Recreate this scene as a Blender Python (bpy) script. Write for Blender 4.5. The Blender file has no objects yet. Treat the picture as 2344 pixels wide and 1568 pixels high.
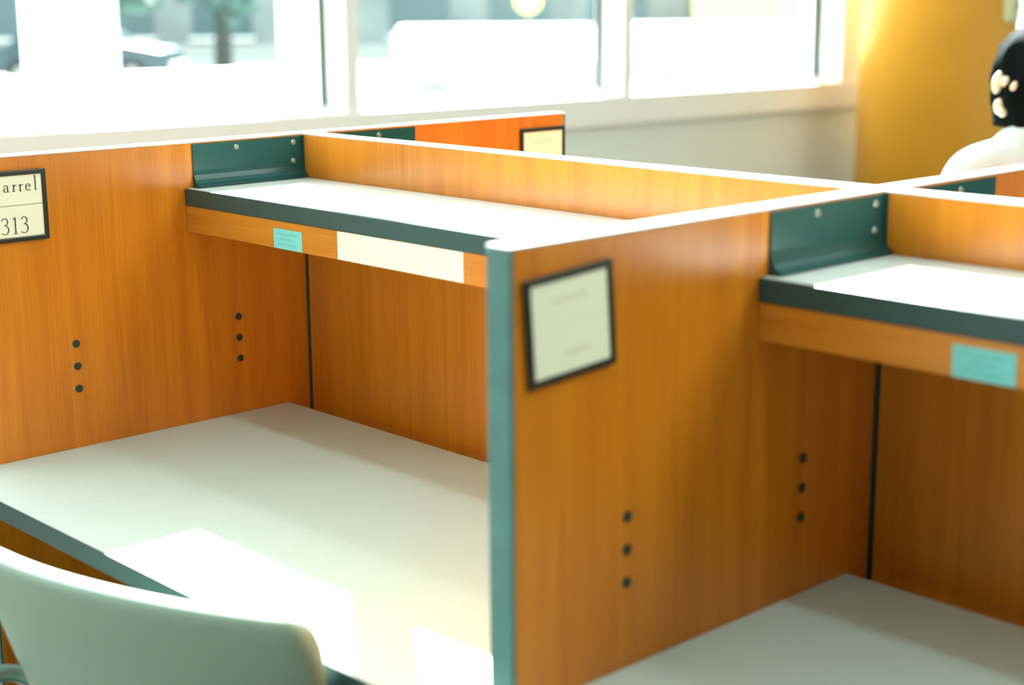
import bpy, bmesh, math, random
from mathutils import Vector, Matrix
random.seed(7)
SC = bpy.context.scene
COL = SC.collection
R = math.radians

# ---------------------------------------------------------------- sizes (metres)
W, T, D = 1.2186, 0.0361, 0.6536          # bay width, panel thickness, divider length
HT, HD, HS = 1.2421, 0.74, 1.1612         # top of panels, desk top, shelf top
GAP, DESK_FRONT = 0.0495, 0.7172          # cable gap behind desk, desk front edge
SHELF_Y = 0.2514                          # shelf front edge
X2 = W + T

# ---------------------------------------------------------------- materials
MATS = {}
def mat(name, color, rough=0.5, spec=0.5, metal=0.0, coat=0.0, coat_rough=0.2, bump=0.0, bump_scale=300.0, vary=0.0, vary_scale=8.0, sub=0.0):
    if name in MATS: return MATS[name]
    m = bpy.data.materials.new(name); m.use_nodes = True
    nt = m.node_tree; b = nt.nodes['Principled BSDF']
    b.inputs['Base Color'].default_value = (*color, 1)
    b.inputs['Roughness'].default_value = rough
    b.inputs['Specular IOR Level'].default_value = spec
    b.inputs['Metallic'].default_value = metal
    b.inputs['Coat Weight'].default_value = coat
    b.inputs['Coat Roughness'].default_value = coat_rough
    tc = nt.nodes.new('ShaderNodeTexCoord')
    if vary > 0:
        n = nt.nodes.new('ShaderNodeTexNoise'); n.inputs['Scale'].default_value = vary_scale; n.inputs['Detail'].default_value = 4
        nt.links.new(tc.outputs['Object'], n.inputs['Vector'])
        r = nt.nodes.new('ShaderNodeValToRGB')
        r.color_ramp.elements[0].position = 0.3; r.color_ramp.elements[1].position = 0.7
        r.color_ramp.elements[0].color = (*[c * (1 - vary) for c in color], 1)
        r.color_ramp.elements[1].color = (*[min(1, c * (1 + vary)) for c in color], 1)
        nt.links.new(n.outputs['Fac'], r.inputs['Fac']); nt.links.new(r.outputs['Color'], b.inputs['Base Color'])
    if bump > 0:
        n2 = nt.nodes.new('ShaderNodeTexNoise'); n2.inputs['Scale'].default_value = bump_scale; n2.inputs['Detail'].default_value = 2
        nt.links.new(tc.outputs['Object'], n2.inputs['Vector'])
        bp = nt.nodes.new('ShaderNodeBump'); bp.inputs['Strength'].default_value = bump; bp.inputs['Distance'].default_value = 0.002
        nt.links.new(n2.outputs['Fac'], bp.inputs['Height']); nt.links.new(bp.outputs['Normal'], b.inputs['Normal'])
    MATS[name] = m
    return m

def wood(name, dark, light, rough=0.28, axis='Z'):
    m = bpy.data.materials.new(name); m.use_nodes = True
    nt = m.node_tree; b = nt.nodes['Principled BSDF']
    tc = nt.nodes.new('ShaderNodeTexCoord')
    def noise(sc, scale, detail, dist=0.0):
        mp = nt.nodes.new('ShaderNodeMapping'); mp.inputs['Scale'].default_value = sc
        nt.links.new(tc.outputs['Object'], mp.inputs['Vector'])
        n = nt.nodes.new('ShaderNodeTexNoise'); n.inputs['Scale'].default_value = scale; n.inputs['Detail'].default_value = detail
        n.inputs['Distortion'].default_value = dist
        nt.links.new(mp.outputs['Vector'], n.inputs['Vector']); return n
    fine_sc = (1, 1, 0.02) if axis == 'Z' else (0.02, 1, 1)
    wide_sc = (1, 1, 0.05) if axis == 'Z' else (0.05, 1, 1)
    fine = noise(fine_sc, 420, 3); wide = noise(wide_sc, 40, 3, 0.4)
    mx = nt.nodes.new('ShaderNodeMath'); mx.operation = 'MULTIPLY_ADD'
    nt.links.new(fine.outputs['Fac'], mx.inputs[0]); mx.inputs[1].default_value = 0.4
    hf = nt.nodes.new('ShaderNodeMath'); hf.operation = 'MULTIPLY'; hf.inputs[1].default_value = 0.6
    nt.links.new(wide.outputs['Fac'], hf.inputs[0]); nt.links.new(hf.outputs[0], mx.inputs[2])
    r = nt.nodes.new('ShaderNodeValToRGB')
    r.color_ramp.elements[0].position = 0.36; r.color_ramp.elements[1].position = 0.62
    r.color_ramp.elements[0].color = (*dark, 1); r.color_ramp.elements[1].color = (*light, 1)
    nt.links.new(mx.outputs[0], r.inputs['Fac']); nt.links.new(r.outputs['Color'], b.inputs['Base Color'])
    b.inputs['Roughness'].default_value = rough; b.inputs['Specular IOR Level'].default_value = 0.5
    return m

M_WOOD = wood('cherry_veneer', (0.53, 0.158, 0.008), (0.66, 0.225, 0.015))
M_WOODX = wood('cherry_veneer_fascia', (0.55, 0.175, 0.015), (0.66, 0.235, 0.025), axis='X')
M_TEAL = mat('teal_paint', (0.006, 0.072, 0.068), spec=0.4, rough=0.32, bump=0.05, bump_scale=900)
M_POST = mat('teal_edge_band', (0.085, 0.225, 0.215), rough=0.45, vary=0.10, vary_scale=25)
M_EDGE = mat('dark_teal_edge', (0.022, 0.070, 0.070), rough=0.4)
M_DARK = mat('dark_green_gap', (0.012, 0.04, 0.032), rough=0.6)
M_CAP = mat('panel_cap', (0.72, 0.73, 0.70), rough=0.3)
M_LAM = mat('grey_laminate', (0.595, 0.69, 0.645), rough=0.42, spec=0.4, vary=0.02, vary_scale=60)
M_SHELF = mat('shelf_laminate', (0.74, 0.77, 0.74), rough=0.35, vary=0.02, vary_scale=60)
M_STEEL = mat('screw_steel', (0.5, 0.58, 0.52), rough=0.3, metal=0.9)
M_CARD = mat('cream_card', (0.88, 0.87, 0.70), rough=0.6)
M_FRAME = mat('black_sign_frame', (0.012, 0.024, 0.018), rough=0.35)
M_INK = mat('grey_ink', (0.10, 0.10, 0.07), rough=0.8)
M_FAINT = mat('faint_print', (0.79, 0.775, 0.60), rough=0.8)
M_PAPER = mat('cream_paper', (0.88, 0.86, 0.68), rough=0.7)
M_STICK = mat('turquoise_sticker', (0.20, 0.62, 0.60), rough=0.6, vary=0.06, vary_scale=120)
M_STICKINK = mat('sticker_print', (0.16, 0.52, 0.51), rough=0.7)
M_PLAST = mat('pale_grey_plastic', (0.26, 0.36, 0.28), rough=0.5, bump=0.1, bump_scale=700)
M_TUBE = mat('pale_tube_metal', (0.42, 0.62, 0.63), rough=0.25, metal=0.7)
M_FLOOR = mat('carpet', (0.075, 0.07, 0.055), rough=0.95, bump=0.5, bump_scale=500, vary=0.15, vary_scale=90)
M_WALL = mat('grey_green_paint', (0.80, 0.86, 0.81), rough=0.8)
M_WHITE = mat('white_window_paint', (0.90, 0.93, 0.93), rough=0.45)
M_CEIL = mat('ceiling_paint', (0.55, 0.56, 0.53), rough=0.9)
M_INNER = mat('inner_wall_paint', (0.30, 0.31, 0.28), rough=0.9)
M_BLUE = mat('pale_blue_wall', (0.62, 0.82, 0.86), rough=0.9)
M_COLUMN = mat('orange_column_paint', (0.90, 0.43, 0.04), rough=0.45, vary=0.05, vary_scale=3)
M_GASK = mat('gasket', (0.012, 0.02, 0.016), rough=0.7)
M_BEIGE = mat('beige_box', (0.62, 0.64, 0.36), rough=0.5)
M_BEIGED = mat('box_button', (0.08, 0.11, 0.08), rough=0.5)

def glass_mat():
    m = bpy.data.materials.new('window_glass'); m.use_nodes = True
    nt = m.node_tree; nt.nodes.clear()
    o = nt.nodes.new('ShaderNodeOutputMaterial'); mix = nt.nodes.new('ShaderNodeMixShader')
    tr = nt.nodes.new('ShaderNodeBsdfTransparent'); tr.inputs['Color'].default_value = (0.95, 0.98, 0.96, 1)
    gl = nt.nodes.new('ShaderNodeBsdfGlossy'); gl.inputs['Roughness'].default_value = 0.02
    lw = nt.nodes.new('ShaderNodeLayerWeight'); lw.inputs['Blend'].default_value = 0.5
    pw = nt.nodes.new('ShaderNodeMath'); pw.operation = 'POWER'; pw.inputs[1].default_value = 5.0
    fr = nt.nodes.new('ShaderNodeMath'); fr.operation = 'MULTIPLY_ADD'; fr.inputs[1].default_value = 0.7; fr.inputs[2].default_value = 0.03
    nt.links.new(lw.outputs['Facing'], pw.inputs[0]); nt.links.new(pw.outputs[0], fr.inputs[0])
    nt.links.new(fr.outputs[0], mix.inputs[0]); nt.links.new(tr.outputs[0], mix.inputs[1]); nt.links.new(gl.outputs[0], mix.inputs[2])
    nt.links.new(mix.outputs[0], o.inputs['Surface']); return m
M_GLASS = glass_mat()

# ---------------------------------------------------------------- mesh helpers
def box(bm, lo, hi, bevel=0.0, seg=2, mtx=None):
    vs = [bm.verts.new((x, y, z)) for x in (lo[0], hi[0]) for y in (lo[1], hi[1]) for z in (lo[2], hi[2])]
    fs = [bm.faces.new([vs[i] for i in f]) for f in ((0, 1, 3, 2), (4, 6, 7, 5), (0, 4, 5, 1), (2, 3, 7, 6), (0, 2, 6, 4), (1, 5, 7, 3))]
    es = list({e for f in fs for e in f.edges})
    out = vs
    if bevel > 0:
        r = bmesh.ops.bevel(bm, geom=es, offset=bevel, segments=seg, profile=0.5, affect='EDGES', clamp_overlap=True)
        out = list({v for f in r['faces'] for v in f.verts} | {v for v in vs if v.is_valid})
    if mtx is not None:
        bmesh.ops.transform(bm, matrix=mtx, verts=[v for v in out if v.is_valid])
    return out

def disc(bm, c, axis, r, depth, seg=20, bev=0.0):
    q = Vector((0, 0, 1)).rotation_difference(Vector(axis)).to_matrix().to_4x4()
    res = bmesh.ops.create_cone(bm, cap_ends=True, segments=seg, radius1=r, radius2=max(r - bev, 1e-5), depth=depth, matrix=Matrix.Translation(c) @ q)
    return res['verts']

def prism(bm, poly, axis, a, b):
    """extrude a 2D polygon along X, Y or Z from a to b"""
    def P(u, v, w):
        return {'X': (w, u, v), 'Y': (u, w, v), 'Z': (u, v, w)}[axis]
    A = [bm.verts.new(P(u, v, a)) for u, v in poly]; B = [bm.verts.new(P(u, v, b)) for u, v in poly]
    n = len(poly)
    for i in range(n):
        bm.faces.new((A[i], A[(i + 1) % n], B[(i + 1) % n], B[i]))
    bm.faces.new(A[::-1]); bm.faces.new(B)
    bmesh.ops.recalc_face_normals(bm, faces=bm.faces)

def tube(bm, pts, r, seg=12, closed_ends=True, radii=None):
    pts = [Vector(p) for p in pts]; rings = []
    up = None
    for i, p in enumerate(pts):
        d = (pts[min(i + 1, len(pts) - 1)] - pts[max(i - 1, 0)]).normalized()
        if up is None:
            up = d.orthogonal().normalized()
        up = (up - d * up.dot(d)).normalized()
        s = d.cross(up)
        rr = radii[i] if radii else r
        rings.append([bm.verts.new(p + (up * math.cos(2 * math.pi * k / seg) + s * math.sin(2 * math.pi * k / seg)) * rr) for k in range(seg)])
    for a, b in zip(rings, rings[1:]):
        for k in range(seg):
            bm.faces.new((a[k], a[(k + 1) % seg], b[(k + 1) % seg], b[k]))
    if closed_ends:
        bm.faces.new(rings[0][::-1]); bm.faces.new(rings[-1])

def smooth_path(pts, n=8):
    """Catmull-Rom through pts"""
    P = [Vector(p) for p in pts]; P = [2 * P[0] - P[1]] + P + [2 * P[-1] - P[-2]]
    out = []
    for i in range(1, len(P) - 2):
        for k in range(n):
            t = k / n
            a, b, c, d = P[i - 1], P[i], P[i + 1], P[i + 2]
            out.append(0.5 * ((2 * b) + (c - a) * t + (2 * a - 5 * b + 4 * c - d) * t * t + (-a + 3 * b - 3 * c + d) * t ** 3))
    out.append(P[-2]); return out

def obj(name, bm, material, parent=None, smooth=False, loc=None):
    me = bpy.data.meshes.new(name)
    bmesh.ops.recalc_face_normals(bm, faces=bm.faces)
    if smooth:
        for f in bm.faces: f.smooth = True
    bm.to_mesh(me); bm.free()
    me.materials.append(material)
    o = bpy.data.objects.new(name, me); COL.objects.link(o)
    if parent is not None: o.parent = parent
    if loc is not None: o.location = loc
    return o

def boxes(*bs):
    bm = bmesh.new()
    for b in bs: box(bm, *b)
    return bm

def tag(o, label, cat, group=None):
    o['label'] = label; o['category'] = cat; o['kind'] = 'thing'
    if group: o['group'] = group
    return o

def thing(name, label, cat, loc=(0, 0, 0), rotz=0.0, group=None):
    o = bpy.data.objects.new(name, None); COL.objects.link(o)
    o.empty_display_size = 0.1
    o.location = loc; o.rotation_euler = (0, 0, rotz)
    return tag(o, label, cat, group)

def struct(name, bm, m, parent=None, smooth=False):
    o = obj(name, bm, m, parent, smooth)
    if parent is None: o['kind'] = 'structure'
    return o

def dup(root, loc, rotz, label, group=None):
    r = root.copy(); COL.objects.link(r); r.location = loc; r.rotation_euler = (0, 0, rotz); r['label'] = label
    if group: r['group'] = group
    for ch in list(root.children):
        c = ch.copy(); COL.objects.link(c); c.parent = r
        for g in list(ch.children):
            k = g.copy(); COL.objects.link(k); k.parent = c
    return r

# ---------------------------------------------------------------- carrel dividers
HOLE_Z = (0.9197, 0.8809, 0.8421)
HOLE_Y = (0.4766, 0.1532)

def divider(label, x_right, side, bracket_faces, holes=True):
    """side -1: front row (towards -Y), +1: rear row. x_right: the face on the +X side."""
    y0 = 0.0 if side < 0 else T
    t = thing('carrel_divider', label, 'divider', (x_right - T / 2, y0, 0), 0, 'wood carrel dividers')
    s = side
    def yb(a, b): return (min(a * s, b * s), max(a * s, b * s))
    h = T / 2
    ya, yz = yb(-T / 2, D - 0.006)
    bm = boxes(((-h + 0.0006, ya, 0.04), (h - 0.0006, yz, HT - 0.003), 0.0008, 1))
    obj('panel', bm, M_WOOD, t)
    ya, yz = yb(D - 0.006, D)
    obj('end_post', boxes(((-h, ya, 0.0), (h, yz, HT - 0.004), 0.0025, 2)), M_POST, t)
    ya, yz = yb(-T / 2, D)
    obj('top_cap', boxes(((-h, ya, HT - 0.003), (h, yz, HT), 0.001, 1)), M_CAP, t)
    for f in bracket_faces:          # +1 = bracket on the +X face
        xf = h * f
        bm = bmesh.new()
        z1 = HT - 0.005
        prof = [(0.0, z1), (0.0022, z1), (0.0024, HS + 0.030), (0.0035, HS + 0.022), (0.0065, HS + 0.014), (0.0115, HS + 0.008), (0.018, HS + 0.005),
                (0.018, HS + 0.001), (0.0, HS + 0.001)]
        prism(bm, [(xf + f * u, v) for u, v in prof], 'Y', *yb(0.0015, 0.2341))
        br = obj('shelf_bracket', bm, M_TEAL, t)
        for (yy, zz) in ((0.1435, 1.2265), (0.020, 1.2265), (0.0215, 1.193)):
            bm = bmesh.new()
            disc(bm, (xf + f * 0.0032, s * yy, zz), (f, 0, 0), 0.0052, 0.0022, 18, 0.0015)
            disc(bm, (xf + f * 0.0044, s * yy, zz), (f, 0, 0), 0.0024, 0.0012, 6)
            obj('screw', bm, M_STEEL, br)
    if holes:
        for f in (1, -1):
            if f == -1 and side > 0: continue
            for yy in HOLE_Y:
                for zz in HOLE_Z:
                    bm = bmesh.new()
                    disc(bm, (f * (h + 0.0001), s * yy, zz), (f, 0, 0), 0.0066, 0.0016, 20)
                    obj('shelf_pin_hole', bm, M_DARK, t)
    return t

divider('orange wood carrel divider carrying the sharp sign that reads 313', 0.0, -1, (1,))
divider('orange wood divider with teal end post in front between the two desks', X2, -1, (1, -1))
divider('far wood divider end against the window sill, behind the long back panel', 0.0, 1, (1,), False)
divider('far wood divider running off to the right below the seated person', X2, 1, (1,), False)
divider('wood divider closing the right-hand carrel, unseen beyond the frame edge, added for its shade', 2 * X2, -1, (-1,), False)  # never in view; put in to shade the right-hand carrel

# ---------------------------------------------------------------- back panels, shelves, desks
def back_panel(label, x0):
    t = thing('carrel_back_panel', label, 'panel', (x0, 0, 0), 0, 'carrel back panels')
    obj('panel', boxes(((0.0003, 0.0006, 0.04), (W - 0.0003, T - 0.0006, HT - 0.003), 0.0008, 1)), M_WOOD, t)
    obj('top_cap', boxes(((0.0003, 0.0, HT - 0.003), (W - 0.0003, T, HT), 0.001, 1)), M_CAP, t)
    obj('base_rail', boxes(((0.0003, 0.0, 0.0), (W - 0.0003, T, 0.04), 0.001, 1)), M_EDGE, t)
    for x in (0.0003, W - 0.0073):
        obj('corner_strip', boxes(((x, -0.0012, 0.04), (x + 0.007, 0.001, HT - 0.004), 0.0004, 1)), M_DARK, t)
    return t
back_panel('long orange wood back panel between the sign 313 divider and teal post divider', 0.0)
back_panel('wood back panel of the darker right-hand carrel, running off the frame', X2)

def shelf(label, x0):
    t = thing('carrel_shelf', label, 'shelf', (x0, 0, HS), 0, 'carrel shelves')
    e = -0.0003
    obj('shelf_board', boxes(((-e, -SHELF_Y + 0.003, -0.028), (W + e, -0.0015, 0.0), 0.0006, 1)), M_SHELF, t)
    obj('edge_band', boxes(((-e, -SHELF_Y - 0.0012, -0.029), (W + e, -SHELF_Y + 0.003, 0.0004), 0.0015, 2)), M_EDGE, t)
    obj('fascia', boxes(((-e, -SHELF_Y, -0.0747), (W + e, -SHELF_Y + 0.018, -0.029), 0.0008, 1)), M_WOODX, t)
    return t
shelf('sunlit white shelf with dark teal edge and cream notice under it', 0.0)
shelf('white shelf of the right-hand carrel with turquoise sticker on its fascia', X2)

def desk(label, x0):
    t = thing('carrel_desk', label, 'desk', (x0, 0, HD), 0, 'carrel desks')
    e = -0.0003
    bm = bmesh.new()
    rc = 0.02
    y0 = -DESK_FRONT + 0.0025
    poly = [(-e, -GAP), (-e, y0 + rc)]
    for k in range(7):
        a = math.pi + k / 6 * math.pi / 2
        poly.append((-e + rc + rc * math.cos(a), y0 + rc + rc * math.sin(a)))
    for k in range(7):
        a = 1.5 * math.pi + k / 6 * math.pi / 2
        poly.append((W + e - rc + rc * math.cos(a), y0 + rc + rc * math.sin(a)))
    poly += [(W + e, y0 + rc), (W + e, -GAP)]
    prism(bm, poly, 'Z', -0.0275, 0.0)
    obj('desktop', bm, M_LAM, t)
    bm = bmesh.new()     # edge band that follows the front edge and its rounded corners
    inner = [(-e + 0.001, -0.648)] + [p for p in poly[2:-2]] + [(W + e - 0.001, -0.648)]
    def off(p):
        cx = min(max(p[0], -e + rc), W + e - rc); cy = max(p[1], y0 + rc)
        v = Vector((p[0] - cx, p[1] - cy)); 
        if v.length < 1e-6: v = Vector((0, -1))
        v.normalize(); return (p[0] + v.x * 0.0022, p[1] + v.y * 0.0022)
    mid = [p for p in poly[2:-2]]
    outer = [off(p) for p in mid]
    prism(bm, mid + outer[::-1], 'Z', -0.0282, 0.0003)
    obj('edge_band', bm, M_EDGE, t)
    for x in (0.0, W - 0.025):
        obj('side_cleat', boxes(((x, -0.58, -0.06), (x + 0.025, -0.12, -0.0275), 0.001, 1)), M_EDGE, t)
    return t
desk('pale grey desk with sun patches and a chair pushed up to it', 0.0)
desk('shaded grey-green desk of the carrel on the right, nothing on it', X2)

# ---------------------------------------------------------------- notices on the shelves
def sticker(label, x0, x1, z0, z1):
    t = thing('sticker', label, 'sticker', ((x0 + x1) / 2, -SHELF_Y, (z0 + z1) / 2), 0, 'turquoise stickers on the shelf fascias')
    w, h = (x1 - x0) / 2, (z1 - z0) / 2
    obj('paper', boxes(((-w, -0.0007, -h), (w, 0.0003, h))), M_STICK, t)
    bm = bmesh.new()
    for k, (a, b) in enumerate(((-0.75, 0.7), (-0.55, 0.45), (-0.7, 0.6))):
        z = h * (0.5 - 0.5 * k)
        box(bm, (w * a, -0.0009, z - 0.0013), (w * b, -0.0006, z + 0.0013))
    obj('faint_print', bm, M_STICKINK, t)
    return t
sticker('turquoise sticker on the shelf fascia beside the cream notice', 0.2645, 0.342, 1.0872, 1.1195)
sticker('turquoise sticker alone on the right-hand carrel shelf fascia', 1.5145, 1.589, 1.0872, 1.1225)

t = thing('notice_strip', 'long cream paper notice with faint print taped under the sunlit shelf', 'notice', (0.583, -SHELF_Y, 1.1085), 0)
obj('paper', boxes(((-0.147, -0.0007, -0.021), (0.147, 0.0003, 0.0232))), M_PAPER, t)
bm = bmesh.new()
for k in range(5):
    x = -0.128; z = 0.0135 - k * 0.0066
    while x < 0.12 - (0.06 if k == 4 else 0):
        l = random.uniform(0.006, 0.02)
        box(bm, (x, -0.0009, z - 0.0010), (min(x + l, 0.128), -0.0006, z + 0.0010)); x += l + 0.004
obj('faint_print', bm, M_FAINT, t)

# ---------------------------------------------------------------- carrel signs with serif lettering
def stroke(bm, pts, y_off, z_off, s, thick, thin, x):
    """broad-nib ribbon in the plane x = const; glyph u runs to +Y"""
    P = [Vector(p) for p in pts]
    L, Rr = [], []
    for i, p in enumerate(P):
        d = P[min(i + 1, len(P) - 1)] - P[max(i - 1, 0)]
        d.normalize(); n = Vector((-d.y, d.x))
        w = (thin + (thick - thin) * abs(d.y) ** 1.5) / 2
        L.append(p + n * w); Rr.append(p - n * w)
    va = [bm.verts.new((x, y_off + p.x * s, z_off + p.y * s)) for p in L]
    vb = [bm.verts.new((x, y_off + p.x * s, z_off + p.y * s)) for p in Rr]
    for i in range(len(P) - 1):
        bm.faces.new((va[i], va[i + 1], vb[i + 1], vb[i]))

def arc(cx, cy, rx, ry, a0, a1, n=14):
    return [(cx + rx * math.cos(R(a0 + (a1 - a0) * k / n)), cy + ry * math.sin(R(a0 + (a1 - a0) * k / n))) for k in range(n + 1)]

GLYPH = {   # (strokes, advance); x-height 0.45, ascender 1.0
    'C': ([arc(0.42, 0.47, 0.38, 0.48, 48, 318, 22), [(0.70, 0.96), (0.70, 0.72)]], 0.66),
    'a': ([[(0.07, 0.36)] + arc(0.20, 0.33, 0.13, 0.12, 150, 0, 8) + [(0.33, 0.30), (0.33, 0.08), (0.37, 0.02), (0.43, 0.03)],
           arc(0.20, 0.13, 0.14, 0.125, 75, 330, 14)], 0.46),
    'r': ([[(0.12, 0.44), (0.12, 0.0)], [(0.03, 0.42), (0.12, 0.445)], [(0.02, 0.01), (0.23, 0.01)],
           [(0.12, 0.30), (0.19, 0.41), (0.27, 0.44), (0.35, 0.39)]], 0.33),
    'e': ([[(0.07, 0.26), (0.37, 0.27)] + arc(0.22, 0.26, 0.15, 0.19, 5, 180, 10) + arc(0.23, 0.23, 0.17, 0.23, 178, 325, 12)], 0.45),
    'l': ([[(0.13, 0.98), (0.13, 0.0)], [(0.03, 0.95), (0.13, 0.985)], [(0.03, 0.01), (0.24, 0.01)]], 0.27),
    '3': ([[(0.06, 0.84)] + arc(0.24, 0.76, 0.18, 0.21, 140, -60, 14) + [(0.20, 0.53)], [(0.20, 0.53)] + arc(0.22, 0.28, 0.24, 0.27, 75, -130, 16) + [(0.02, 0.10)]], 0.56),
    '1': ([[(0.25, 0.97), (0.25, 0.0)], [(0.10, 0.86), (0.25, 0.965)], [(0.10, 0.01), (0.40, 0.01)]], 0.50),
}
def write(bm, text, y_right, z, s, x, thick=0.10, thin=0.042, track=1.0):
    wid = sum(GLYPH[c][1] for c in text) * s * track
    y = y_right - wid
    for c in text:
        for st in GLYPH[c][0]:
            stroke(bm, st, y, z, s, thick, thin, x)
        y += GLYPH[c][1] * s * track

def sign(label, x, yc, zc, tilt=0.0, text=None):
    w, h = 0.0645, 0.0575
    t = thing('carrel_sign', label, 'sign', (x, yc, zc), 0, 'framed carrel signs')
    t.rotation_euler = (tilt, 0, 0)
    bm = bmesh.new()
    f = 0.0078
    for lo, hi in (((-w, -h), (-w + f, h)), ((w - f, -h), (w, h)), ((-w + f * 0.7, h - f), (w - f * 0.7, h)), ((-w + f * 0.7, -h), (w - f * 0.7, -h + f))):
        box(bm, (-0.0002, lo[0], lo[1]), (0.006, hi[0], hi[1]), 0.0012, 2)
    obj('frame', bm, M_FRAME, t)
    obj('card', boxes(((0.0, -w + 0.004, -h + 0.004), (0.0036, w - 0.004, h - 0.004))), M_CARD, t)
    bm = bmesh.new()
    xf = 0.0039
    if text:
        write(bm, 'Carrel', text[0] - yc, 1.1845 - zc, 0.0240, xf, track=1.40)
        write(bm, text[2], text[1] - yc, 1.1165 - zc, 0.0272, xf, thick=0.09, track=1.16)
        box(bm, (0.0034, -w + 0.006, 0.0013), (xf, w - 0.006, 0.0020))
        obj('lettering', bm, M_INK, t)
    else:
        for yy, zz, l in ((-0.026, 0.029, 0.052), (-0.012, -0.030, 0.038)):
            box(bm, (0.0034, yy, zz - 0.004), (xf, yy + l, zz + 0.004))
        box(bm, (0.0034, -w + 0.008, 0.0013), (xf, w - 0.008, 0.0020))
        obj('faint_print', bm, M_FAINT, t)
    return t
sign('black framed cream carrel sign reading 313, cut by the frame edge', -0.0002, -0.5775, 1.1605, 0.0, (-0.5255, -0.544, '313'))
sign('blurred black framed sign, slightly crooked, on the divider with the teal post', X2 - 0.0002, -0.5695, 1.1535, R(4.0))
sign('half hidden framed sign on the far divider end near the window', -0.0002, 0.6185, 1.157, 0.0)

# ---------------------------------------------------------------- chair
def make_chair(label):
    # local: origin on the floor under the seat centre, sitter faces +Y; back at -Y
    t = thing('chair', label, 'chair', (0, 0, 0))
    top = 0.82
    # plan of the back shell (top edge): a shallow curve, wrapping forward at both ends
    hw = 0.264
    def shell_point(u, v):
        # u -1..1 across, v 0 (bottom) .. 1 (top)
        z = 0.50 + (top - 0.50) * v
        wv = hw * (0.80 + 0.20 * max(0.0, v) ** 0.7)
        c = 0.049 * (abs(u) ** 2.1)
        y = -0.235 + c - 0.075 * v + 0.02 * (1 - v) ** 2
        return Vector((u * wv, y, z - 0.006 * u * u))
    bm = bmesh.new()
    nu, nv = 36, 18
    th = 0.040
    def outline(u, v):
        """round the two upper corners"""
        rc_u, rc_v = 0.13, 0.17
        ou = max(0, abs(u) - (1 - rc_u)) / rc_u; ov = max(0, v - (1 - rc_v)) / rc_v
        l = max(ou, ov); hyp = math.hypot(ou, ov)
        if ou > 0 and ov > 0:
            k = l / hyp
            u = math.copysign((1 - rc_u) + ou * k * rc_u, u); v = (1 - rc_v) + ov * k * rc_v
        return u, v
    def norm(u, v):
        e = 1e-3
        du = shell_point(u + e, v) - shell_point(u - e, v); dv = shell_point(u, v + e) - shell_point(u, v - e)
        return du.cross(dv).normalized()
    grid_f, grid_b = [], []
    for j in range(nv + 1):
        rf, rb = [], []
        for i in range(nu + 1):
            u, v = outline(-1 + 2 * i / nu, j / nv)
            p = shell_point(u, v); n = norm(u, v)
            edge = min(1.0, 6 * (1 - abs(-1 + 2 * i / nu)), 6 * (1 - j / nv) + 0.0)
            hth = th / 2 * (0.70 + 0.30 * math.sqrt(max(0, edge)))
            rf.append(bm.verts.new(p - n * hth)); rb.append(bm.verts.new(p + n * hth))
        grid_f.append(rf); grid_b.append(rb)
    for j in range(nv):
        for i in range(nu):
            bm.faces.new((grid_f[j][i], grid_f[j][i + 1], grid_f[j + 1][i + 1], grid_f[j + 1][i]))
            bm.faces.new((grid_b[j][i], grid_b[j + 1][i], grid_b[j + 1][i + 1], grid_b[j][i + 1]))
    for i in range(nu):
        bm.faces.new((grid_f[0][i], grid_b[0][i], grid_b[0][i + 1], grid_f[0][i + 1]))
        bm.faces.new((grid_f[nv][i], grid_f[nv][i + 1], grid_b[nv][i + 1], grid_b[nv][i]))
    for j in range(nv):
        bm.faces.new((grid_f[j][0], grid_f[j + 1][0], grid_b[j + 1][0], grid_b[j][0]))
        bm.faces.new((grid_f[j][nu], grid_b[j][nu], grid_b[j + 1][nu], grid_f[j + 1][nu]))
    o = obj('backrest', bm, M_PLAST, t, True)
    md = o.modifiers.new('soft', 'BEVEL'); md.width = 0.013; md.segments = 4; md.limit_method = 'ANGLE'; md.angle_limit = R(40)
    # seat pan
    bm = bmesh.new()
    box(bm, (-0.21, -0.20, 0.435), (0.21, 0.22, 0.465), 0.014, 4)
    obj('seat', bm, M_PLAST, t, True)
    # bent tube that hugs the back of the shell and runs down into the arms
    zt = 0.634
    pts = [(-0.235, 0.10, 0.448), (-0.252, -0.05, 0.50), (-0.268, -0.15, 0.565), (-0.274, -0.215, 0.617), (-0.255, -0.278, zt), (-0.18, -0.302, zt - 0.012), (0, -0.315, zt - 0.02),
           (0.18, -0.302, zt - 0.012), (0.255, -0.278, zt), (0.274, -0.215, 0.617), (0.268, -0.15, 0.565), (0.252, -0.05, 0.50), (0.235, 0.10, 0.448)]
    bm = bmesh.new(); tube(bm, smooth_path(pts, 6), 0.0115, 12)
    obj('back_frame', bm, M_TUBE, t, True)
    for sx in (-1, 1):
        for sy, yb_, yt in ((1, 0.19, 0.15), (-1, -0.24, -0.13)):
            bm = bmesh.new(); tube(bm, [(sx * 0.195, yt, 0.44), (sx * 0.21, (yt + yb_) / 2, 0.22), (sx * 0.222, yb_, 0.006)], 0.0115, 12)
            lg = obj('leg', bm, M_TUBE, t, True)
            bm = bmesh.new(); disc(bm, (sx * 0.222, yb_, 0.006), (0, 0, 1), 0.016, 0.012, 16, 0.003)
            obj('foot', bm, M_DARK, lg, True)
    return t
chair = make_chair('pale grey plastic chair with curved back, pushed up to the sunlit desk')
chair.location = (0.720, -0.581, 0); chair.rotation_euler = (0, 0, R(17))
seat2 = dup(chair, (0.467, 1.86, 0), R(60), 'pale grey plastic chair under the dark-haired person, hidden behind the panels')

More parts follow.
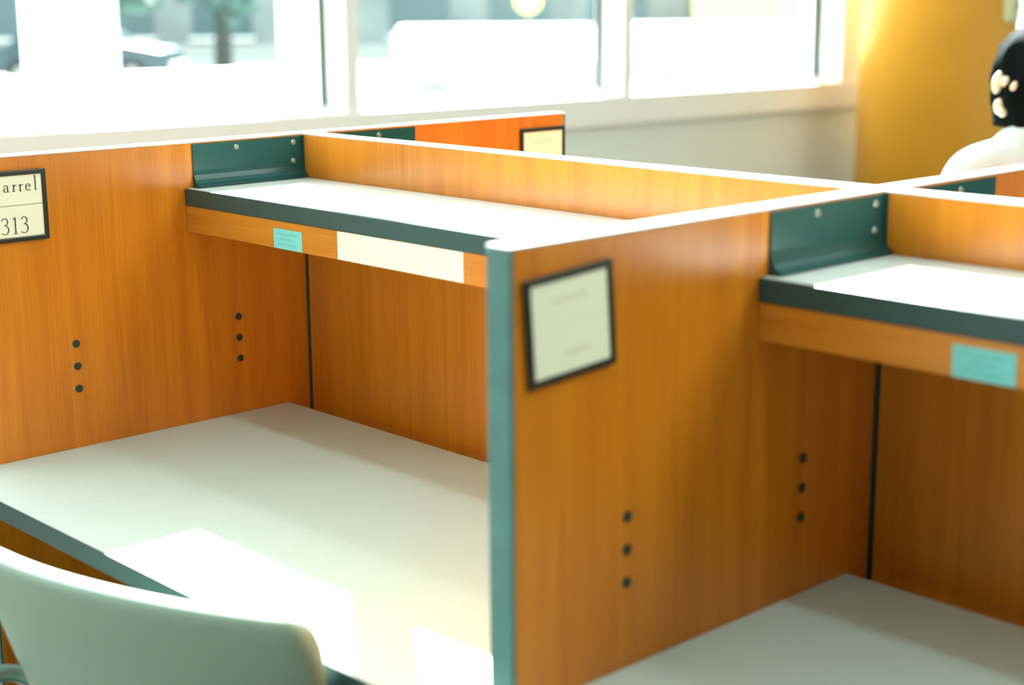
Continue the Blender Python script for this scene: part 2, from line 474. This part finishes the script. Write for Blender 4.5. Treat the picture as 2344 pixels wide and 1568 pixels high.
# ---------------------------------------------------------------- room shell
TH = R(3.0)
P0 = Vector((-3.0, 2.3, 0))
MW = Matrix.Translation(P0) @ Matrix.Rotation(-TH, 4, 'Z')     # local x = into the room, local y = along the window wall
def lbox(bm, lo, hi, bevel=0.0, seg=2): box(bm, lo, hi, bevel, seg, MW)
SILL, APR, HEAD, CEIL = 1.001, 0.862, 5.9, 6.6

def one(lo, hi, bevel=0.0):
    bm = bmesh.new(); box(bm, lo, hi, bevel); return bm
struct('floor', one((-3.6, -7.0, -0.1), (8.0, 9.8, 0.0)), M_FLOOR)
struct('ceiling', one((-3.9, -7.0, CEIL), (8.0, 9.8, CEIL + 0.1)), M_CEIL)
struct('wall_front', one((-3.9, -7.1, 0), (8.0, -7.0, CEIL)), M_INNER)
struct('wall_right', one((8.0, -7.0, 0), (8.1, 9.8, CEIL)), M_INNER)
struct('wall_back', one((-3.2, 9.7, 0), (8.0, 9.8, CEIL)), M_BLUE)
bm = bmesh.new(); lbox(bm, (-0.30, -9.3, 0.0), (-0.035, 7.45, APR + 0.02)); struct('wall_left', bm, M_WALL)
bm = bmesh.new(); lbox(bm, (-0.30, -9.3, HEAD), (-0.035, 7.45, CEIL)); struct('wall_upper', bm, M_WALL)
bm = bmesh.new(); lbox(bm, (-0.26, -9.3, APR), (0.012, 7.45, SILL), 0.004); struct('trim_1', bm, M_WHITE)
STEP = 1.630
k0 = -5
for k in range(k0, 5):
    a, b = 0.159 + STEP * (k - 1), 0.092 + STEP * k           # opening between mullions
    if k == 2: b = 3.41
    if k == 3: a = 3.80
    w = bpy.data.objects.new('window_%d' % (k - k0 + 1), None); COL.objects.link(w); w['kind'] = 'structure'
    bm = bmesh.new()
    lbox(bm, (-0.20, b, SILL), (0.0, b + 0.067, HEAD), 0.002, 1)          # mullion
    lbox(bm, (-0.205, a, SILL), (-0.15, b, SILL + 0.028), 0.002, 1)       # bottom rail
    lbox(bm, (-0.205, a, HEAD - 0.05), (-0.15, b, HEAD), 0.002, 1)
    obj('frame', bm, M_WHITE, w)
    bm = bmesh.new()
    lbox(bm, (-0.1765, b - (0.034 if k == 2 else 0.016), SILL + 0.02), (-0.150, b - 0.0005, HEAD - 0.05))
    obj('gasket', bm, M_GASK, w)
    bm = bmesh.new(); lbox(bm, (-0.182, a, SILL + 0.026), (-0.178, b - 0.012, HEAD - 0.05))
    obj('pane', bm, M_GLASS, w)

bm = bmesh.new(); lbox(bm, (-0.30, 3.414, SILL), (-0.01, 3.80, HEAD), 0.004); struct('wall_pier', bm, M_WHITE)
# round column by the window wall
bm = bmesh.new()
bmesh.ops.create_cone(bm, cap_ends=True, segments=96, radius1=0.400, radius2=0.400, depth=CEIL, matrix=Matrix.Translation((-2.196, 5.671, CEIL / 2)))
for f in bm.faces: f.smooth = len(f.verts) == 4
struct('column', bm, M_COLUMN)

# control box on the column (its right side as seen from the desks)
ang = R(-1)
t = thing('switch_box', 'small beige control box with a dark button fixed to the orange column', 'control box', (-2.196 + 0.396 * math.cos(ang), 5.671 + 0.396 * math.sin(ang), 1.405), ang)
obj('body', boxes(((0.0, -0.045, -0.065), (0.045, 0.055, 0.075), 0.006, 2)), M_BEIGE, t)
obj('button', boxes(((0.044, 0.012, -0.005), (0.052, 0.040, 0.025), 0.002, 2)), M_BEIGED, t)
obj('cover_plate', boxes(((0.044, -0.035, -0.05), (0.048, 0.0, 0.06), 0.001, 1)), mat('beige_cover', (0.66, 0.64, 0.40), 0.5), t)

# ---------------------------------------------------------------- person
def skin_mesh(name, verts, edges, radii, material, parent, root=0, sub=2):
    me = bpy.data.meshes.new(name); me.from_pydata([tuple(v) for v in verts], edges, []); me.update()
    me.materials.append(material)
    o = bpy.data.objects.new(name, me); COL.objects.link(o)
    if parent: o.parent = parent
    sk = o.modifiers.new('skin', 'SKIN'); sk.use_smooth_shade = True
    for i, r in enumerate(radii):
        d = me.skin_vertices[0].data[i]; d.radius = r if isinstance(r, tuple) else (r, r); d.use_root = (i == root)
    sb = o.modifiers.new('sub', 'SUBSURF'); sb.levels = sub; sb.render_levels = sub
    return o

M_SKIN = mat('skin', (0.72, 0.46, 0.34), rough=0.5)
M_HAIR = mat('black_hair', (0.003, 0.006, 0.006), rough=0.75, spec=0.03, bump=0.6, bump_scale=120)
M_SHIRT = mat('white_shirt', (0.60, 0.65, 0.66), rough=0.85)
M_TROUS = mat('dark_trousers', (0.03, 0.035, 0.045), rough=0.85)
M_SHOE = mat('dark_shoe', (0.02, 0.02, 0.02), rough=0.5)
M_CLIP = mat('cream_clip', (0.82, 0.70, 0.52), rough=0.35)
M_EYE = mat('eye', (0.75, 0.75, 0.72), rough=0.2)
M_LIP = mat('lip', (0.55, 0.25, 0.22), rough=0.5)

PX, PY = 0.467, 1.86
person = thing('person', 'person with short black hair and white top sitting beyond the carrels', 'person', (PX, PY, 0), R(60))
# local frame: faces +Y, sits with hips at z 0.56
ez = 0.0
J = {}
V, E, RAD = [], [], []
def jv(n, p, r, frm=None):
    J[n] = len(V); V.append(p); RAD.append(r)
    if frm: E.append((J[frm], J[n]))
jv('pelvis', (0, 0, 0.615), (0.14, 0.11))
jv('waist', (0, -0.01, 0.75), (0.135, 0.105), 'pelvis')
jv('chest', (0, -0.015, 0.93), (0.16, 0.115), 'waist')
jv('upper', (0, -0.02, 1.05), (0.15, 0.10), 'chest')
jv('neck', (0, -0.005, 1.13), 0.06, 'upper')
jv('neck2', (0, 0.01, 1.19), 0.053, 'neck')
jv('skull', (0, 0.025, 1.285), (0.074, 0.088), 'neck2')
jv('crown', (0, 0.02, 1.325), (0.060, 0.070), 'skull')
for s, n in ((-1, 'l'), (1, 'r')):
    jv('sh' + n, (s * 0.165, -0.02, 1.06), 0.050, 'upper')
    jv('el' + n, (s * 0.245, 0.03, 0.80), 0.043, 'sh' + n)
    jv('wr' + n, (s * 0.16, 0.25, 0.745), 0.028, 'el' + n)
    jv('pa' + n, (s * 0.13, 0.33, 0.735), (0.036, 0.018), 'wr' + n)
    for q, (dx, ln) in enumerate(((-0.030, 0.075), (-0.010, 0.088), (0.011, 0.082), (0.030, 0.064))):
        jv('f%d' % q + n, (s * 0.125 + dx, 0.385, 0.738), 0.0095, 'pa' + n)
        jv('g%d' % q + n, (s * 0.120 + dx * 1.1, 0.385 + ln * 0.55, 0.727), 0.0085, 'f%d' % q + n)
        jv('h%d' % q + n, (s * 0.118 + dx * 1.1, 0.385 + ln, 0.702), 0.0075, 'g%d' % q + n)
    jv('t0' + n, (s * 0.092, 0.315, 0.728), 0.011, 'pa' + n)
    jv('t1' + n, (s * 0.068, 0.352, 0.716), 0.009, 't0' + n)
    jv('hip' + n, (s * 0.095, 0.03, 0.565), 0.078, 'pelvis')
    jv('kn' + n, (s * 0.115, 0.44, 0.555), 0.055, 'hip' + n)
    jv('an' + n, (s * 0.12, 0.43, 0.10), 0.038, 'kn' + n)
    jv('to' + n, (s * 0.125, 0.56, 0.045), 0.034, 'an' + n)
skin_mesh('body', V, E, RAD, M_SKIN, person)
# white top (wide soft collar that reaches the hair)
sv = [(0, 0, 0.645), (0, -0.01, 0.75), (0, -0.015, 0.93), (0, -0.025, 1.06), (0, -0.01, 1.13), (0, 0.0, 1.195)]
sr = [(0.165, 0.135), (0.155, 0.125), (0.18, 0.135), (0.165, 0.115), (0.108, 0.092), (0.080, 0.078)]
se = [(i, i + 1) for i in range(5)]
for s in (-1, 1):
    b = len(sv)
    sv += [(s * 0.135, -0.02, 1.088), (s * 0.190, -0.018, 1.068), (s * 0.214, -0.01, 1.00), (s * 0.25, 0.03, 0.80), (s * 0.172, 0.22, 0.748)]
    sr += [0.080, 0.074, 0.070, 0.058, 0.042]; se += [(3, b), (b, b + 1), (b + 1, b + 2), (b + 2, b + 3), (b + 3, b + 4)]
skin_mesh('white_top', sv, se, sr, M_SHIRT, person, 0, 3)
tv = [(0, 0, 0.635)]; tr = [(0.135, 0.105)]; te = []
for s in (-1, 1):
    b = len(tv); tv += [(s * 0.097, 0.03, 0.575), (s * 0.116, 0.445, 0.557), (s * 0.121, 0.43, 0.12)]; tr += [0.086, 0.066, 0.055]
    te += [(0, b), (b, b + 1), (b + 1, b + 2)]
skin_mesh('trousers', tv, te, tr, M_TROUS, person)
for s in (-1, 1):
    bm = bmesh.new(); box(bm, (s * 0.123 - 0.045, 0.36, 0.0), (s * 0.123 + 0.045, 0.62, 0.085), 0.03, 4)
    obj('shoe', bm, M_SHOE, person, True)
# head details (head turned a little to the left)
HC = Vector((0, 0.03, 1.285))
def blob(bm, c, r, rot=None, u=24, v=16):
    m = Matrix.Translation(c) @ (rot.to_4x4() if rot else Matrix.Identity(4)) @ Matrix.Diagonal((*r, 1))
    return bmesh.ops.create_uvsphere(bm, u_segments=u, v_segments=v, radius=1, matrix=m)['verts']
bm = bmesh.new(); blob(bm, HC + Vector((0, 0.012, -0.012)), (0.078, 0.092, 0.104), None, 32, 24)
blob(bm, HC + Vector((0, 0.045, -0.075)), (0.052, 0.050, 0.045), None)
blob(bm, HC + Vector((0, 0.108, -0.018)), (0.013, 0.020, 0.024), None)
obj('face', bm, M_SKIN, person, True)
for s in (-1, 1):
    bm = bmesh.new(); blob(bm, HC + Vector((s * 0.031, 0.091, 0.005)), (0.012, 0.010, 0.008)); obj('eye', bm, M_EYE, person, True)
    bm = bmesh.new(); blob(bm, HC + Vector((s * 0.083, 0.005, -0.015)), (0.010, 0.022, 0.034), Matrix.Rotation(R(s * 18), 3, 'Z')); 
    obj('ear', bm, M_SKIN, person, True)
bm = bmesh.new(); blob(bm, HC + Vector((0, 0.098, -0.062)), (0.024, 0.008, 0.007)); obj('mouth', bm, M_LIP, person, True)
# hair: a full bob down to the collar, open at the face
bm = bmesh.new()
nu, nv = 48, 26
rows = []
for j in range(nv + 1):
    v = j / nv; row = []
    for i in range(nu):
        a = 2 * math.pi * i / nu            # 0 = +X, pi/2 = front
        fr = max(0.0, math.sin(a))
        if v < 0.5:
            ph = v / 0.5 * math.pi / 2
            rr, z = math.sin(ph), 0.116 * math.cos(ph)
        else:
            q = (v - 0.5) / 0.5
            rr, z = 1.0 - 0.10 * q * q + 0.05 * math.sin(q * 3.1), -0.130 * q
        front_cut = fr > 0.42 and v > 0.36
        lump = 1 + 0.035 * math.sin(a * 7 + 3 * v * 4) + 0.03 * math.sin(a * 13 - v * 9)
        p = HC + Vector((0.113 * rr * math.cos(a) * lump, 0.122 * rr * math.sin(a) * lump - 0.012, z + 0.012))
        if front_cut:
            p.y = HC.y + 0.035 + 0.03 * (p.y - HC.y); 
        row.append(bm.verts.new(p))
    rows.append(row)
for j in range(nv):
    for i in range(nu):
        bm.faces.new((rows[j][i], rows[j][(i + 1) % nu], rows[j + 1][(i + 1) % nu], rows[j + 1][i]))
bm.faces.new(rows[nv])
bmesh.ops.remove_doubles(bm, verts=bm.verts, dist=0.0008)
hair = obj('hair', bm, M_HAIR, person, True)
# cream hair clip pieces over the left ear
LOBES = [((-0.113, -0.010, -0.012), (0.014, 0.019, 0.034), 20), ((-0.108, -0.038, -0.008), (0.012, 0.018, 0.015), -35), ((-0.100, -0.064, -0.022), (0.012, 0.012, 0.021), 25),
         ((-0.112, -0.022, -0.068), (0.014, 0.018, 0.024), 10), ((-0.112, -0.036, -0.080), (0.012, 0.013, 0.015), -20)]
bm = bmesh.new()
for c, r, a in LOBES:
    blob(bm, HC + Vector(c), (r[0], r[1] * 0.85, r[2] * 0.85), Matrix.Rotation(R(a), 3, 'X'), 16, 10)
clip = obj('hair_clip', bm, M_CLIP, hair, True)

# ---------------------------------------------------------------- outside
M_GROUND = mat('pale_paving', (0.40, 0.42, 0.41), rough=0.9, vary=0.1, vary_scale=0.6)
M_CONC = mat('white_render', (0.86, 0.87, 0.84), rough=0.8)
M_CAR = mat('white_car_paint', (0.82, 0.83, 0.82), rough=0.25, coat=0.4)
M_CARD2 = mat('dark_blue_car_paint', (0.02, 0.06, 0.075), rough=0.25, coat=0.4)
M_CARG = mat('car_glass', (0.02, 0.03, 0.03), rough=0.1)
M_TYRE = mat('tyre', (0.02, 0.02, 0.02), rough=0.8)
M_FAC = mat('blue_grey_facade', (0.20, 0.235, 0.235), rough=0.7, vary=0.3, vary_scale=0.5)
M_FACW = mat('facade_glass', (0.05, 0.10, 0.11), rough=0.25)
M_OLIVE = mat('olive_panel', (0.42, 0.42, 0.20), rough=0.7)
M_YEL = mat('yellow_panel', (0.85, 0.72, 0.20), rough=0.6)
M_BARK = mat('bark', (0.035, 0.045, 0.04), rough=0.9)
M_LEAF = mat('leaf', (0.06, 0.12, 0.10), rough=0.7, vary=0.5, vary_scale=3)
GZ = -0.5
struct('ground_outside', one((-140, -60, GZ - 0.2), (-3.5, 160, GZ)), M_GROUND)
bm = bmesh.new()
lbox(bm, (-1.42, -6.0, GZ), (-1.2, 1.18, 1.142), 0.01)
struct('wall_outside', bm, M_CONC)
for k, (a, b) in enumerate(((-2.08, -1.70), (-0.72, -0.335), (0.645, 0.99))):
    bm = bmesh.new(); lbox(bm, (-1.42, a, 1.142), (-1.2, b, 2.9), 0.01)
    struct('pillar_outside_%d' % (k + 1), bm, M_CONC)

U = Vector((0.685, 0.728, 0)).normalized()       # to the right across the street
def van(label, c, rotz, paint, L=4.5, H=1.62, low=False, group=None, name='van'):
    t = thing(name, label, name, (c[0], c[1], GZ), rotz, group)
    h = L / 2
    if low:
        prof = [(-h, 0.30), (-h, 0.85), (-h + 0.55, 0.95), (-h + 1.0, H - 0.05), (-h + 1.3, H), (h - 1.7, H), (h - 1.1, 0.98), (h - 0.1, 0.80), (h, 0.6), (h, 0.30)]
    else:
        prof = [(-h, 0.16), (-h, H - 0.12), (-h + 0.12, H), (h - 0.70, H), (h - 0.35, H - 0.10), (h - 0.02, 0.98), (h, 0.70), (h, 0.16)]
    bm = bmesh.new(); prism(bm, prof, 'Y', -0.85, 0.85)
    o = obj('body', bm, paint, t)
    md = o.modifiers.new('b', 'BEVEL'); md.width = 0.06; md.segments = 3
    for s in (-1, 1):
        bm = bmesh.new()
        if low:
            prism(bm, [(-h + 0.85, 0.95), (-h + 1.15, H - 0.1), (h - 1.75, H - 0.1), (h - 1.3, 0.95)], 'Y', s * 0.84, s * 0.865)
        else:
            prism(bm, [(-h + 1.9, 0.95), (-h + 1.9, 1.12), (-h + 3.1, 1.12), (-h + 3.1, 0.95)], 'Y', s * 0.84, s * 0.86)
        obj('side_window', bm, M_CARG if low else mat('trim_grey', (0.45, 0.46, 0.40), 0.5), t)
        for wx in (-h + 0.85, h - 0.85):
            bm = bmesh.new(); disc(bm, (wx, s * 0.76, 0.31), (0, 1, 0), 0.31, 0.2, 28, 0.0)
            wh = obj('wheel', bm, M_TYRE if low else mat('glare_tyre', (0.35, 0.36, 0.35), 0.9), t, False)  # van tyres paled in their colour to imitate glare over them
            bm = bmesh.new(); disc(bm, (wx, s * 0.885, 0.31), (0, s, 0), 0.17, 0.02, 20, 0.02)
            obj('hub', bm, mat('hub_grey', (0.5, 0.5, 0.5), 0.4), wh)
    bm = bmesh.new(); box(bm, (h - 0.03, -0.8, 0.32), (h + 0.08, 0.8, 0.52), 0.03, 2); obj('bumper', bm, mat('bumper_grey', (0.5, 0.5, 0.48), 0.6), t)
    return t
a_u = math.atan2(U.y, U.x)
van('white van seen blurred through the middle window', (-22.75, 21.9), a_u, M_CAR, 4.9, 1.34, group='white vans parked outside')
van('white van seen blurred through the window beside the orange column', (-19.55, 26.3), a_u, M_CAR, 5.5, 1.36, group='white vans parked outside')
van('dark blue car seen blurred through the leftmost window, left of the white pillar', (-33.3, 12.2), a_u, M_CARD2, 4.2, 1.45, True, name='car')
van('dark blue car seen blurred through the left window, right of the white pillar', (-31.0, 16.3), a_u, M_CARD2, 4.2, 1.45, True, name='car')

# long building across the street
ca = Vector((-42.0, 27.0, 0)); 
t = thing('building', 'blue-grey building across the street, blurred behind the windows', 'building', (ca.x, ca.y, GZ), a_u)
obj('facade', boxes(((-40, 0, 0), (19, 9, 7.5))), M_FAC, t)
for k in range(17):
    x = -36 + k * 3.2
    wf = obj('window', boxes(((x, -0.06, 0.7), (x + 1.9, 0.05, 2.9))), M_FACW, t)
    obj('window_frame', boxes(((x - 0.1, -0.09, 0.6), (x + 2.0, -0.02, 0.7))), M_CONC, wf)
obj('plinth', boxes(((-40, -0.15, 0), (19, 0.0, 0.45))), mat('plinth_grey', (0.35, 0.38, 0.36), 0.8), t)

t = thing('kiosk', 'small kiosk with olive and yellow panels behind the right-hand window', 'kiosk', (-24.3, 33.1, GZ), a_u)
obj('olive_panel', boxes(((-2.0, 0, 0), (-0.9, 1.5, 3.0))), M_OLIVE, t)
obj('yellow_panel', boxes(((-0.9, 0, 0), (0.35, 1.5, 3.0))), M_YEL, t)
obj('grey_panel', boxes(((0.35, 0, 0), (1.0, 1.5, 3.0))), M_FAC, t)

t = thing('yellow_disc', 'round yellow disc on a post above the white van, standing in for a blurred light', 'sign', (-28.3, 27.8, GZ), a_u)
bm = bmesh.new(); disc(bm, (0, -0.03, 1.86), (0, 1, 0), 0.36, 0.03, 28); obj('disc', bm, M_YEL, t)  # yellow disc imitates a blurred round spot of yellow light
bm = bmesh.new(); tube(bm, [(0, 0.01, 0), (0, 0.01, 1.95)], 0.03, 10); obj('post', bm, M_FAC, t)

def tree(label, c, h, r, seed):
    t = thing('tree', label, 'tree', (c[0], c[1], GZ), 0, 'trees outside the windows')
    rnd = random.Random(seed)
    bm = bmesh.new(); tube(bm, [(0, 0, 0), (0.05, 0.02, h * 0.4), (-0.04, 0.05, h * 0.75)], 0.2, 10, radii=[0.24, 0.17, 0.08])
    for k in range(5):
        a = rnd.uniform(0, 6.28)
        tube(bm, [(0, 0, h * 0.35 + 0.1 * k), (math.cos(a) * r * 0.4, math.sin(a) * r * 0.4, h * 0.55 + 0.1 * k)], 0.05, 6)
    obj('trunk', bm, M_BARK, t, True)
    bm = bmesh.new()
    for k in range(160):
        a, b, q = rnd.uniform(0, 6.28), math.acos(rnd.uniform(-1, 1)), rnd.uniform(0.35, 1) 
        p = Vector((math.cos(a) * math.sin(b) * r * q, math.sin(a) * math.sin(b) * r * q, h * 0.62 + math.cos(b) * h * 0.36 * q))
        m = Matrix.Translation(p) @ Matrix.Rotation(rnd.uniform(0, 6), 4, (rnd.random(), rnd.random(), rnd.random())) @ Matrix.Diagonal((0.32, 0.28, 0.12, 1))
        bmesh.ops.create_icosphere(bm, subdivisions=1, radius=1, matrix=m)
    obj('crown', bm, M_LEAF, t)
tree('dark tree behind the leftmost window pane', (-29.5, 11.6), 5.0, 1.7, 1)
tree('dark leaning tree just right of the white pillar outside', (-26.2, 14.2), 5.2, 1.5, 2)
tree('thin dark tree near the middle of the left window', (-29.3, 18.9), 5.0, 1.2, 3)

# ---------------------------------------------------------------- lights
sun = bpy.data.lights.new('sun', 'SUN'); so = bpy.data.objects.new('sun', sun); COL.objects.link(so)
sun.energy = 50.0; sun.angle = R(0.9); sun.color = (0.94, 0.99, 1.0)
d = Vector((1.012, -0.755, -1.0)).normalized()
so.rotation_euler = d.to_track_quat('-Z', 'Y').to_euler()

def lamp(name, loc, sx, sy, e, col):
    l = bpy.data.lights.new(name, 'AREA'); l.shape = 'RECTANGLE'; l.size = sx; l.size_y = sy; l.energy = e; l.color = col
    o = bpy.data.objects.new(name, l); COL.objects.link(o); o.location = loc; return o
LC = (0.78, 1.0, 0.96)
lamp('linear_lamp_front', (0.9, -0.58, 2.9), 6.0, 0.14, 23, LC)
lamp('linear_lamp_rear', (0.9, 0.57, 2.9), 6.0, 0.14, 20, LC)
lamp('fill_lamp', (5.2, 3.2, 4.8), 3.4, 3.4, 330, (0.95, 1.0, 0.90))  # added fill that brightens divider faces, wall and column; no fixture there
for k, (x, y) in enumerate(((4.5, -3.6), (1.5, -4.2))):
    lamp('fill_lamp', (x, y, CEIL - 0.05), 1.8, 1.8, 25, LC)  # weak overhead fill, added and unseen

w = bpy.data.worlds.new('sky'); SC.world = w; w.use_nodes = True
nt = w.node_tree; bg = nt.nodes['Background']
tc = nt.nodes.new('ShaderNodeTexCoord'); sp = nt.nodes.new('ShaderNodeSeparateXYZ'); rp = nt.nodes.new('ShaderNodeValToRGB')
nt.links.new(tc.outputs['Generated'], sp.inputs[0]); nt.links.new(sp.outputs['Z'], rp.inputs['Fac'])
rp.color_ramp.elements[0].position = 0.0; rp.color_ramp.elements[0].color = (0.97, 1.0, 0.97, 1)
rp.color_ramp.elements[1].position = 0.8; rp.color_ramp.elements[1].color = (0.82, 0.95, 1.0, 1)
nt.links.new(rp.outputs['Color'], bg.inputs['Color']); bg.inputs['Strength'].default_value = 4.2

# ---------------------------------------------------------------- camera
cam = bpy.data.cameras.new('camera'); co = bpy.data.objects.new('camera', cam); COL.objects.link(co)
C = Vector((2.3822967, -1.71101022, 1.48792669))
f = Vector((-0.71143827, 0.66872615, -0.21601138)); r = Vector((0.68593339, 0.72763503, -0.00653065)); u = Vector((-0.15281023, 0.15281557, 0.976369))
co.matrix_world = Matrix(((r.x, u.x, -f.x, C.x), (r.y, u.y, -f.y, C.y), (r.z, u.z, -f.z, C.z), (0, 0, 0, 1)))
cam.sensor_fit = 'HORIZONTAL'; cam.sensor_width = 36.0; cam.lens = 3600.0 * 36.0 / 2344.0
cam.clip_start = 0.05; cam.clip_end = 500
cam.dof.use_dof = True; cam.dof.focus_distance = 2.62; cam.dof.aperture_fstop = 2.5
SC.camera = co

SC.view_settings.view_transform = 'Standard'; SC.view_settings.look = 'None'
SC.view_settings.gamma = 1.0; SC.view_settings.use_curve_mapping = False
SC.view_settings.exposure = 0.02
SC.cycles.use_denoising = True
SC.cycles.max_bounces = 10; SC.cycles.diffuse_bounces = 6; SC.cycles.transparent_max_bounces = 16
SC.cycles.sample_clamp_indirect = 10.0
